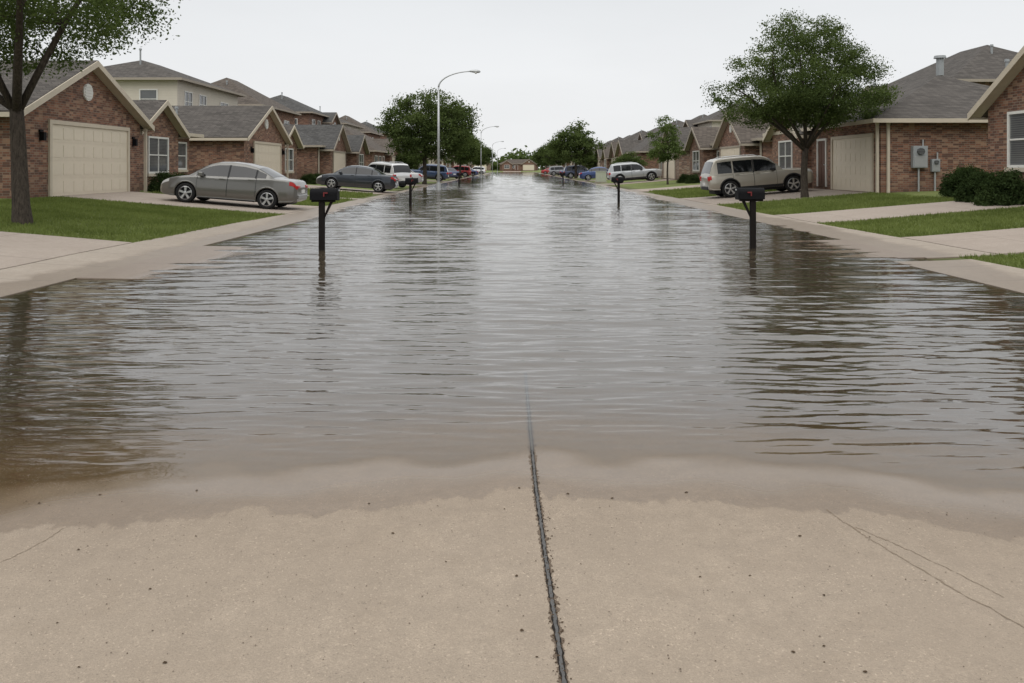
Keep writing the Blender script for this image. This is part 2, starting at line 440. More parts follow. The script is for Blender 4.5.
ribbon('expansion_joint_edge',jp,.030,.0010,M['dirt'],'worn dirt-stained edges of the slab joint',.5,.006,1)
ribbon('expansion_joint_edge',jp,.019,.0017,M['gap'],'dark open gap beside the joint filler',.30,.006,8)
ribbon('expansion_joint',jp,.0108,.0026,M['seal'],'grey sealant strip between concrete slabs',.38,.007,2)
def crackpath(a,b,n,j,seed,cv=0):
    r=np.random.default_rng(seed); t=np.linspace(0,1,n); p=np.outer(1-t,a)+np.outer(t,b)
    p[:,0]+=np.cumsum(r.normal(0,j,n))*.4+cv*np.sin(math.pi*t); p[:,1]+=r.normal(0,j,n); return p
for k,(a,b,c) in enumerate([((1.37,3.5),(1.66,2.5),-.03),((1.42,3.3),(1.70,2.75),.02),((-1.85,3.3),(-1.95,2.85),.02)]):
    ribbon('crack',crackpath(a,b,60,.005,k+3,c),.0050-.001*k,.0014,M['crack'],'faint thin crack in the concrete slab',1.3,.005,k)
r=np.random.default_rng(5)
def scatter(name,n,xf,yf,size,mat,label):
    V=[];F=[]
    X=xf(n); Y=yf(n); Z=h(X,Y)
    for i in range(n):
        s=size*(.35+r.random()**3*2.2); a=r.random()*6.28; m=5; b=len(V)
        for k in range(m):
            th=a+k*6.283/m; q=s*(.5+.6*r.random())
            V.append((X[i]+q*math.cos(th),Y[i]+q*.7*math.sin(th),Z[i]+.002+s*.15*r.random()))
        V.append((X[i],Y[i],Z[i]+.003+s*.4))
        F+=[(b+k,b+(k+1)%m,b+m) for k in range(m)]
    me=mesh_np(name,np.array(V),np.array(F),mat,3); o=bpy.data.objects.new(name,me); reg(o,'stuff',label)
scatter('leaf_litter',130,lambda n:r.uniform(-2.4,2.4,n),lambda n:r.uniform(2,3.8,n),.0042,M['litter'],'small dead leaves and grit on concrete')
scatter('joint_debris',380,lambda n:.142+r.normal(0,.013,n),lambda n:r.uniform(1.9,3.5,n),.0026,M['litter'],'dark grit and twigs along the slab joint')
scatter('pebbles',1400,lambda n:r.uniform(-2.6,2.6,n),lambda n:r.uniform(1.9,3.6,n),.0018,M['dirt'],'loose sand grains and pebbles on concrete')

def blades(areas,name):
    Vs=[]
    for (x0,x1,y0,y1,dn,sc) in areas:
        n=int(abs(x1-x0)*(y1-y0)*dn); X=rng.uniform(min(x0,x1),max(x0,x1),n); Y=rng.uniform(y0,y1,n); Z=h(X,Y)
        ok=Z>.015; X,Y,Z=X[ok],Y[ok],Z[ok]; n=len(X)
        a=rng.uniform(0,6.28,n); w=.011*sc; H=(.03+.045*rng.random(n))*sc
        dx=np.cos(a)*w; dy=np.sin(a)*w; lx=rng.normal(0,.025,n); ly=rng.normal(0,.025,n)
        Vs.append(np.stack([np.c_[X-dx,Y-dy,Z-.005],np.c_[X+dx,Y+dy,Z-.005],np.c_[X+lx,Y+ly,Z+H]],1).reshape(-1,3))
    V=np.vstack(Vs); F=np.arange(len(V)).reshape(-1,3)
    me=mesh_np(name,V,F,M['blade'],3); o=bpy.data.objects.new(name,me); reg(o,'stuff','short mown green lawn grass')
blades([(-14.3,-7.15,15.2,25.35,600,1.2),(8.03,14.2,16.6,21.15,600,1.2),(8.03,14.2,24.65,31.55,420,1.4),(7.36,11,10.5,13.2,800,1.),(-14,-7.2,30.7,37.5,260,1.7),(-14.4,-7.4,38.8,45.2,160,2.2),(8.1,14,38.6,50,160,2.2)],'grass')

# ------------------------------------------------------------------ houses
class House:
    def __init__(s,name,label,loc,sx,wall,roofm,group='brick houses along the flooded street',trim='trim'):
        s.r=root(name,label,'house',loc,group=group); s.sx=sx
        s.wall=MB(sx); s.roof=MB(sx); s.trimb=MB(sx); s.gut=MB(sx); s.wm=wall; s.rm=roofm; s.tm=trim
        s.up=MB(sx)
    def hip(s,u0,u1,v0,v1,z,p,ov=.45,i0=None,i1=None,zb=-.6,upper=False):
        (s.up if upper else s.wall).box(u0,u1,v0,v1,zb,z)
        a,b,c,d=u0-ov,u1+ov,v0-ov,v1+ov; ze=z-.02
        if (d-c)<=(b-a):
            hf=(d-c)/2; zr=ze+hf*p; j0=hf if i0 is None else i0; j1=hf if i1 is None else i1; m=(c+d)/2
            rv=[(a+j0,m,zr),(b-j1,m,zr)]
            fs=[(0,1,5,4),(1,2,5),(2,3,4,5),(3,0,4),(0,3,2,1)]
        else:
            hf=(b-a)/2; zr=ze+hf*p; m=(a+b)/2; rv=[(m,c+hf,zr),(m,d-hf,zr)]
            fs=[(0,1,4),(1,2,5,4),(2,3,5),(3,0,4,5),(0,3,2,1)]
        s.roof.add([(a,c,ze),(b,c,ze),(b,d,ze),(a,d,ze)]+rv,fs)
        g=.09; t0,t1=ze-.13,ze+.03
        s.gut.box(a-g,b+g,c-g,c,t0,t1); s.gut.box(a-g,b+g,d,d+g,t0,t1); s.gut.box(a-g,a,c,d,t0,t1); s.gut.box(b,b+g,c,d,t0,t1)
        s.gut.box(a+.003,b-.003,c+.003,d-.003,ze-.05,ze-.01)
        return zr
    def gable(s,u0,u1,v0,v1,z,p,ov=.4,zb=-.6,upper=False):
        m=(v0+v1)/2; hf=(v1-v0)/2; zr=z+hf*p
        (s.up if upper else s.wall).extr_u([(v0,zb),(v1,zb),(v1,z),(m,zr),(v0,z)],u0,u1)
        def chev(top,bot,e=0):
            o=ov+e
            return [(v0-o,z-o*p+top),(m,zr+top),(v1+o,z-o*p+top),(v1+o,z-o*p+bot),(m,zr+bot),(v0-o,z-o*p+bot)]
        s.roof.extr_u(chev(.15,.015),u0-.35,u1)
        s.trimb.extr_u(chev(.135,-.07,.02),u0-.39,u0-.353)
        s.trimb.extr_u(chev(.0,-.012,-.03),u0-.35,u0-.003)
        g=.08
        for vv in (v0-ov-g,v1+ov):
            s.gut.box(u0-.34,u1,vv,vv+g,z-ov*p-.05,z-ov*p+.09)
        return zr
    def P(s,ax,pl,out,a0,a1,z0,z1,d0,d1,mb):
        lo,hi=sorted((pl+out*d0,pl+out*d1))
        if ax=='u': mb.box(lo,hi,a0,a1,z0,z1)
        else: mb.box(a0,a1,lo,hi,z0,z1)
    def window(s,ax,pl,out,a0,a1,z0,z1,cols=2,rows=2,parent=None,label=None):
        e=bpy.data.objects.new('window',None); reg(e,parent=s.r)
        f=MB(s.sx); w=.08
        s.P(ax,pl,out,a0-w,a0,z0-w,z1+w,-.02,.06,f); s.P(ax,pl,out,a1,a1+w,z0-w,z1+w,-.02,.06,f)
        s.P(ax,pl,out,a0,a1,z1,z1+w,-.02,.06,f); s.P(ax,pl,out,a0,a1,z0-w,z0,-.02,.06,f)
        for i in range(1,cols):
            c=a0+(a1-a0)*i/cols; s.P(ax,pl,out,c-.025,c+.025,z0,z1,-.01,.045,f)
        for i in range(1,rows):
            c=z0+(z1-z0)*i/rows; s.P(ax,pl,out,a0,a1,c-.025,c+.025,-.01,.04,f)
        f.obj('frame',M['white'],e)
        g=MB(s.sx); s.P(ax,pl,out,a0,a1,z0,z1,-.01,.015,g); g.obj('glass',M['glass'],e)
        b=MB(s.sx); s.P(ax,pl,out,a0-.15,a1+.15,z0-.2,z0-w-.003,-.02,.09,b); b.obj('sill',M[s.tm],e)
    def garage(s,pl,v0,v1,hh,z0=0.,ncol=8):
        e=bpy.data.objects.new('garage_door',None); reg(e,parent=s.r)
        f=MB(s.sx); w=.13
        f.box(pl-.07,pl+.02,v0-w,v0,z0-.05,z0+hh+w); f.box(pl-.07,pl+.02,v1,v1+w,z0-.05,z0+hh+w); f.box(pl-.07,pl+.02,v0,v1,z0+hh,z0+hh+w)
        f.obj('frame',M[s.tm],e)
        p=MB(s.sx); rows=4; rh=hh/rows
        for i in range(rows):
            zz=z0+i*rh; p.box(pl-.02,pl+.02,v0,v1,zz+.006,zz+rh-.006)
            cw=(v1-v0)/ncol
            for j in range(ncol):
                p.box(pl-.03,pl-.0205,v0+j*cw+.07,v0+(j+1)*cw-.07,zz+.1,zz+rh-.1)
        p.box(pl-.012,pl+.01,v0,v1,z0-.05,z0+hh)
        p.obj('panel',M['door_g'],e)
    def door(s,pl,v0,v1,z0=.05,hh=2.1):
        e=bpy.data.objects.new('door',None); reg(e,parent=s.r)
        f=MB(s.sx); w=.1
        f.box(pl-.06,pl+.02,v0-w,v0,z0,z0+hh+w); f.box(pl-.06,pl+.02,v1,v1+w,z0,z0+hh+w); f.box(pl-.06,pl+.02,v0,v1,z0+hh,z0+hh+w)
        f.obj('frame',M['white'],e)
        p=MB(s.sx); p.box(pl-.02,pl+.02,v0,v1,z0,z0+hh)
        for (a,b) in ((.12,.9),(1.05,1.95)):
            for (c,d) in ((.1,.42),(.53,.85)):
                p.box(pl-.034,pl-.0205,v0+c*(v1-v0)/.95,v0+d*(v1-v0)/.95,z0+a,z0+b)
        p.obj('leaf',M['doorw'],e)
        k=MB(s.sx); k.tube([(pl-.02,v0+.08,z0+1.),(pl-.09,v0+.08,z0+1.)],[.03,.03],8); k.obj('handle',M['metal'],e)
    def lampw(s,pl,v,z):
        m=MB(s.sx); m.box(pl-.16,pl-.02,v-.07,v+.07,z,z+.26); m.box(pl-.06,pl+.01,v-.09,v+.09,z+.27,z+.34); m.obj('wall_lamp',M['black'],s.r)
    def vent(s,pl,v,z,rr=.3):
        m=MB(s.sx); n=12
        ring=[(v+rr*math.cos(2*math.pi*i/n),z+rr*math.sin(2*math.pi*i/n)) for i in range(n)]
        m.extr_u(ring,pl-.05,pl+.01)
        for q in range(-2,3):
            w=math.sqrt(max(.01,rr*rr-(q*.1)**2))*.8
            m.box(pl-.07,pl-.052,v-w,v+w,z+q*.1-.03,z+q*.1+.03)
        m.obj('gable_vent',M['white'],s.r)
    def downspout(s,u,v,z):
        m=MB(s.sx); m.box(u-.05,u+.05,v-.045,v+.045,-.3,z-.1); m.box(u-.06,u+.06,v-.055,v+.055,z-.12,z); m.obj('downspout',M[s.tm],s.r)
    def pipe(s,u,v,z0,z1,rr=.06):
        m=MB(s.sx); m.tube([(u,v,z0),(u,v,z1)],[rr,rr],10); m.tube([(u,v,z1),(u,v,z1+.12)],[rr*1.7,rr*1.5],10); m.obj('roof_vent_pipe',M['greybox'],s.r)
    def done(s):
        s.wall.obj('wall',M[s.wm],s.r)
        if s.up.v: s.up.obj('upper_wall',M['siding'],s.r)
        s.roof.obj('roof',M[s.rm],s.r)
        if s.trimb.v: s.trimb.obj('bargeboard',M[s.tm],s.r)
        if s.gut.v: s.gut.obj('gutter',M[s.tm],s.r)
        return s.r
def houseV(sx,loc,label,wall='brick',roofm='roof',var=0,trim='trim'):
    H=House('house',label,loc,sx,wall,roofm,trim=trim)
    if var==0:
        H.hip(1.7,7.9,.35,16.8,2.6,.45)
        zr=H.gable(0,7.6,0,7.8,2.62,.47)
        H.gable(.5,6,8.6,12.6,2.5,.58,.35)
        H.garage(0,1.7,6.7,2.3); H.vent(0,3.9,3.5); H.lampw(0,1.15,1.75); H.lampw(0,7.2,1.75)
        H.window('u',.5,-1,9.6,11.4,.75,2.15,2,2); H.door(1.7,13.6,14.6)
        H.window('u',1.7,-1,15.2,16.3,.9,2.1,1,2)
        H.window('v',.0,-1,3.2,4.4,.9,2.1,1,2); H.downspout(-.12,8.0,2.45); H.pipe(4.6,2.2,3.2,4.3); H.pipe(5.4,11,3.8,4.9)
    elif var==1:
        H.hip(.9,7.9,.0,16.2,2.7,.5)
        H.gable(0,6.4,.8,6.8,2.55,.62); H.gable(-.1,5,11.,15.4,2.55,.62)
        H.garage(0,1.7,6.3,2.2); H.vent(0,3.8,3.45,.26)
        H.window('u',-.1,-1,12.2,14.2,.75,2.15,2,2); H.door(.9,8.6,9.6); H.window('u',.9,-1,10.,10.7,.9,2.1,1,2)
        H.window('v',.0,-1,3.2,4.4,.9,2.1,1,2); H.pipe(5.5,3.4,3.7,5.2); H.downspout(.78,.1,2.6)
    elif var==2:
        H.hip(.0,7.9,.0,16.4,2.75,.62)
        H.gable(-.6,6.4,8.6,15.2,2.6,.5)
        H.garage(-.6,9.5,14.3,2.2); H.door(0,6.6,7.6); H.window('u',0,-1,1.4,3.2,.75,2.15,2,2)
        H.window('u',0,-1,4.2,5.4,.75,2.15,1,2); H.window('v',.0,-1,3.2,4.4,.9,2.1,1,2); H.pipe(5,5,4.4,5.8)
    return H.done()
GZ=.60
L1=houseV(-1,(-14.6,23.6,GZ),'red brick single storey house with cream double garage door')
V1L=houseV(-1,(-14.6,63.6,GZ),'brick single storey house with front gables','brick3','roof2',1,'tantrim')
V2L=houseV(-1,(-14.6,83.6,GZ),'brick single storey house with steep hipped roof','brick','roof3',2,'tantrim')
L2=copy_thing(L1,(-14.6,43.6,GZ),label='single storey brick house with wide gabled garage')
for k in range(4,11):
    copy_thing([L1,V1L,V2L][k%3],(-14.6,23.6+20*k,GZ),label='brick single storey house in a receding row')
V1R=houseV(1,(14.3,48.4,GZ),'brick single storey house with front gables','brick3','roof3',1,'tantrim')
V2R=houseV(1,(14.3,88.4,GZ),'brown brick house with steep hipped roof','brick','roof',2,'tantrim')
V0R=houseV(1,(14.3,68.4,GZ),'tan brick house with gabled garage','brick2','roof',0,'tantrim')
for k in range(3,11):
    copy_thing([V1R,V0R,V2R][k%3],(14.3,48.4+20*k,GZ),label='brick single storey house in a receding row')
B=House('house','brick house with hipped shingle roof and meter boxes on side wall',(14.3,31.,GZ),1,'brick','roof')
B.hip(0,9.5,0,12.4,2.78,.44,i0=3.6,i1=.5)
B.gable(-.5,5,7.2,11.4,2.6,.6); B.garage(0,.75,4.6,2.15); B.window('u',-.5,-1,8.4,10.2,.8,2.2)
B.door(0,5.4,6.3); B.downspout(.25,-.06,2.7); B.downspout(-.1,.1,2.7)
B.pipe(5.6,6.2,5.2,6.0,.16); B.pipe(7.6,4.4,4.6,5.6); B.done()
A=House('house','brick house with tall front gable beside dark shrubs',(14.4,14.2,.84),1,'brick','roof3')
A.gable(0,9,0,10,2.45,.62); A.hip(2.5,12,-3,9.6,2.5,.6)
A.window('u',0,-1,7.0,8.9,.75,2.2); A.window('u',0,-1,2,4.5,.75,2.2,3,2); A.vent(0,5,4.2); A.done()
def house2(sx,loc,label,wall='brick',roofm='roof',upper=True,hh=7.0,pp=.38,gab=True):
    H=House('two_storey_house',label,loc,sx,wall,roofm,group='two storey houses behind the front row',trim='tantrim')
    if upper:
        H.wall.box(-.02,9.02,-.02,12.02,-.6,3.0)
        H.hip(0,9,0,12,hh,pp,zb=2.9,upper=True)
    else: H.hip(0,9,0,12,hh,pp)
    pl=0
    if gab: H.gable(-.8,5,6.5,11,hh-.7,.5,zb=-.6); pl=-.8
    for v in (1.2,3.8): H.window('u',0,-1,v,v+1.2,hh-2.1,hh-.8)
    H.window('u',pl,-1,8,9.6,hh-2.4,hh-1.)
    for u in (1.4,5.4): H.window('v',0,-1,u,u+1.1,hh-2.,hh-.8,1,2)
    H.pipe(4,3.2,hh+.9,hh+2.4)
    return H.done()
T1=house2(-1,(-22.8,54.5,GZ),'two storey house with cream upper siding and grey roof',gab=False)
T2=house2(-1,(-22.8,72,GZ),'two storey brick house with brown roof','brick','roof3',False,6.6,.6,False)
T3=house2(-1,(-22.8,90,GZ),'two storey brick house with grey roof','brick3','roof2',False,7.2,.48)
for k in range(3,11): copy_thing([T1,T2,T3][k%3],(-22.8,54.5+18*k,GZ),label='two storey house in a receding row')
TR=house2(1,(25.2,45.5,GZ),'two storey brick house with hipped roof','brick3','roof',False,5.9,.55)
TR2=house2(1,(23,92,GZ),'two storey house with cream upper siding','brick2','roof',True,6.4,.5)
for k in range(1,8): copy_thing(TR if k%2 else TR2,(23,92+18*k,GZ),label='two storey house in a receding row')
for i,(x,y) in enumerate([(-26,334),(-6,338),(14,334),(34,337)]):
    copy_thing([V0R,V1R,V0R,V1R][i],(x+17,y,.6),(0,0,R(90)),label='distant brick house closing the end of the street')

def utility(x,y,z,w,d,hh,label,name='electric_meter_box'):
    r0=root(name,label,'meter box',(x,y,z))
    m=MB(); m.box(-w/2,w/2,-d,0,0,hh); m.obj('cabinet',M['greybox'],r0,bevel=.015)
    m=MB(); m.box(-w/2+.03,w/2-.03,-d-.015,-d-.002,.04,hh*.55); m.obj('cover',M['metal'],r0)
    m=MB(); m.tube([(0,-d-.002,hh*.75),(0,-d-.09,hh*.75)],[w*.26,w*.23],14); m.obj('meter_dial',M['glass'],r0)
    m=MB(); m.tube([(0,-.06,0),(0,-.06,-(z-GZ)-.3)],[.035,.035],8); m.tube([(w*.3,-.06,hh),(w*.3,-.06,hh+.25)],[.03,.03],8); m.obj('conduit',M['metal'],r0)
    return r0
utility(15.72,30.99,1.5,.56,.22,.85,'large grey electric meter box on a brick side wall')
utility(16.35,30.99,1.35,.32,.16,.5,'small grey service box beside the electric meter')

# ------------------------------------------------------------------ trees
def tree(label,loc,trunk_h,tr,cc,cr,nclump,per,leaf,seed,mat='leaf',lean=(0,0),limbs=7,name='shade_tree',cl=.62,bot=.75,group='trees in front yards',lobe=.22,taper=0.):
    r=np.random.default_rng(seed); rt=root(name,label,'tree',loc,group=group)
    lob=r.normal(0,1,(9,3)); lob/=np.linalg.norm(lob,axis=1)[:,None]; la=r.uniform(-lobe,lobe*.8,9)
    d=r.normal(0,1,(nclump,3)); d/=np.linalg.norm(d,axis=1)[:,None]
    f=r.random(nclump)**.40
    mod=1+np.sum(np.clip(d@lob.T-.45,0,1)*la*2.2,axis=1)
    C=d*f[:,None]*mod[:,None]
    zz=np.clip(C[:,2],0,1); C[:,:2]*=(1-taper*zz)[:,None]
    C=C*np.array(cr)
    C[:,2]=np.where(C[:,2]<0,C[:,2]*bot,C[:,2]); C+=np.array(cc)
    cs=cl*(.35+1.0*r.random(nclump)**1.3)
    n=(per*(cs/cl)**2).astype(int); idx=np.repeat(np.arange(nclump),n); N=len(idx)
    off=r.normal(0,1,(N,3)); off/=np.linalg.norm(off,axis=1)[:,None]
    off*=(r.random(N)**.6)[:,None]*cs[idx][:,None]*np.array([1.05,1.05,.62])*(1+.22*r.normal(0,1,(N,1)).clip(-1,1.6))
    P=C[idx]+off
    a=r.normal(0,1,(N,3)); a/=np.linalg.norm(a,axis=1)[:,None]
    b=np.cross(a,r.normal(0,1,(N,3))+np.array([0,0,.8])); b/=np.linalg.norm(b,axis=1)[:,None]
    L=leaf*(.6+.8*r.random(N))[:,None]
    V=np.stack([P-a*L,P+b*L*.55,P+a*L,P-b*L*.55],1).reshape(-1,3); F=np.arange(4*N).reshape(-1,4)
    me=mesh_np('crown',V,F,M[mat]); reg(bpy.data.objects.new('crown',me),parent=rt)
    m=MB(); z0=-.4
    fx,fy=lean
    pts=[]; rad=[]
    for i in range(8):
        t=i/7; pts.append((fx*t**1.3+.05*math.sin(3*t+seed),fy*t+.05*math.cos(4*t+seed),z0+(trunk_h-z0)*t))
        rad.append(tr*(1.45 if i==0 else 1.12 if i==1 else 1-.28*t))
    m.tube(pts,rad,12); top=Vector(pts[-1])
    m.obj('trunk',M['bark'],rt,smooth=True,fix=False)
    m=MB()
    order=np.argsort(-np.linalg.norm((C-np.array(cc))/np.array(cr),axis=1)*r.uniform(.6,1,nclump))
    used=[]
    for k in order:
        c=Vector(C[k])
        if (c-top).length>.8 and c.z<top.z+.45*(c-top).length: continue
        if all((c-u).length>min(cr)*.55 for u in used): used.append(c)
        if len(used)>=limbs: break
    for c in used:
        n0=7; pl=[];rl=[]; rr=tr*r.uniform(.30,.50); perp=Vector(r.normal(0,1,3))*.12*(c-top).length
        st=top-Vector((0,0,.15*r.random()*trunk_h*.5))
        for i in range(n0):
            t=i/(n0-1); q=st.lerp(c,t); q.z+= (c-top).length*.12*math.sin(math.pi*t)
            q+=perp*math.sin(math.pi*t)*.5; pl.append(q); rl.append(rr*(1-.9*t)+.005)
        m.tube(pl,rl,7)
        for j in range(6):
            i=r.integers(2,7); s=pl[i]; ds=np.linalg.norm(C-np.array(s),axis=1); cand=np.argsort(ds)[1:10]
            e=Vector(C[r.choice(cand)]); mid=s.lerp(e,.5)+Vector(r.normal(0,.1,3))
            m.tube([s,mid,e],[rl[i]*.5,rl[i]*.3,.004],5)
    m.obj('limb',M['bark'],rt,smooth=True,fix=False)
    return rt
tree('large dark oak with forked trunk on a mown lawn',(-10.35,17.,hz(-10.35,17)),2.45,.19,(-1.3,.3,5.1),(4.15,4.2,3.2),640,200,.036,3,lean=(-.25,.1),limbs=8,cl=.58,bot=.58,lobe=.14)
tree('irregular oak tree on the lawn before a parked car',(11.72,32.,hz(11.72,32)),2.0,.155,(0.1,0,4.2),(3.25,3.15,3.1),620,190,.042,22,lean=(.05,0),limbs=9,cl=.5,bot=.48,lobe=.2,taper=.3)
tree('broad dense shade tree beside the flooded street',(-8.0,73.,hz(-8.0,73)),2.2,.22,(.2,0,5.1),(4.4,4.2,3.4),340,150,.10,31,limbs=7,cl=.9,bot=.95,lobe=.14)
tree('slender young tree in a front yard',(11.9,61.,hz(11.9,61)),1.9,.08,(0,0,3.0),(1.45,1.4,2.3),90,120,.065,41,'leaf2',limbs=6,name='young_tree',cl=.45,taper=.5,bot=.6)
tm=tree('rounded dark tree in a far front yard',(8.9,112.,.3),2.0,.2,(0,0,4.5),(3.7,3.6,2.9),160,110,.14,51,limbs=6,cl=.95,bot=.9,lobe=.2,taper=.2)
for (x,y,s,lz) in [(-7.6,118,.95,1),(-8.4,150,1.,1.1),(-8.,205,1.,1),(9.2,158,.9,1),(8.9,205,1.,1),(-11,260,1.1,1.1),(10,262,1.,1),(12.5,86,.55,.7),(-12.5,97,.6,.75),(13,135,.7,.8)]:
    copy_thing(tm,(x,y,.3),(0,0,x*1.7+y),(s,s,s*lz),label='dark green tree in a far front yard')
def wood():
    r=np.random.default_rng(9)
    n=2600; th=r.uniform(-1,1,n); X=th*420; Y=375+r.normal(0,9,n)+np.abs(X)*.15; Z=r.random(n)**.8*(6.2+2.2*np.sin(X*.11)+1.6*np.sin(X*.37+1))+.3
    per=16; idx=np.repeat(np.arange(n),per); N=len(idx)
    P=np.c_[X,Y,Z][idx]+r.normal(0,1.5,(N,3))*np.array([1.3,1,.8])
    a=r.normal(0,1,(N,3)); a/=np.linalg.norm(a,axis=1)[:,None]; b=np.cross(a,r.normal(0,1,(N,3))); b/=np.linalg.norm(b,axis=1)[:,None]
    L=.95
    V=np.stack([P-a*L,P+b*L*.6,P+a*L,P-b*L*.6],1).reshape(-1,3); F=np.arange(4*N).reshape(-1,4)
    me=mesh_np('woodland',V,F,M['leaf']); reg(bpy.data.objects.new('woodland',me),'stuff','distant band of trees beyond the houses')
wood()
def bush(label,loc,rx,ry,rz,n,per,leaf,seed,mat='bushleaf'):
    r=np.random.default_rng(seed); rt=root('shrub',label,'shrub',loc,group='clipped shrubs by house walls')
    d=r.normal(0,1,(n,3)); d/=np.linalg.norm(d,axis=1)[:,None]; d[:,2]=np.abs(d[:,2])
    C=d*(r.random(n)**.33)[:,None]*np.array([rx,ry,rz]); idx=np.repeat(np.arange(n),per); N=len(idx)
    P=C[idx]+r.normal(0,.09,(N,3)); P[:,2]=np.maximum(P[:,2],.02)
    a=r.normal(0,1,(N,3)); a/=np.linalg.norm(a,axis=1)[:,None]; b=np.cross(a,r.normal(0,1,(N,3))); b/=np.linalg.norm(b,axis=1)[:,None]
    L=leaf*(.6+.8*r.random(N))[:,None]
    V=np.stack([P-a*L,P+b*L*.5,P+a*L,P-b*L*.5],1).reshape(-1,3)
    me=mesh_np('foliage',V,np.arange(4*N).reshape(-1,4),M[mat]); reg(bpy.data.objects.new('foliage',me),parent=rt)
    m=MB(); 
    for k in range(7):
        c=C[k]; m.tube([(0,0,-.1),(c[0]*.5,c[1]*.5,c[2]*.4),tuple(c)],[.025,.018,.006],5)
    m.obj('stem',M['bark'],rt,fix=False); return rt
b1=bush('dense dark green clipped shrub against a brick wall',(15.1,26.6,hz(15.1,26.6)),.85,.8,1.15,160,80,.042,1)
b1.scale=(.85,.85,.85)
for (x,y,s) in [(14.05,23.9,.78),(13.75,22.3,.85),(16.2,28.4,.8)]:
    copy_thing(b1,(x,y,hz(x,y)-.02),(0,0,x+y),(s,s,s))
for (x,y,s) in [(-13.9,32.3,.85),(-14.0,33.9,.75),(-13.6,35.4,.75),(-13.2,37,.5),(-15.3,40.5,.6),(-13.6,53.5,.7),(-13.5,56,.7),(13.3,43.3,.6),(12.9,40,.6),(13.4,59,.7),(13.4,62,.7),(-13.6,75,.8),(-13.6,95,.8),(13.4,80,.8)]:
    copy_thing(b1,(x,y,hz(x,y)-.02),(0,0,x*3+y),(s,s,s*.85),label='low green shrub planted beside a house')

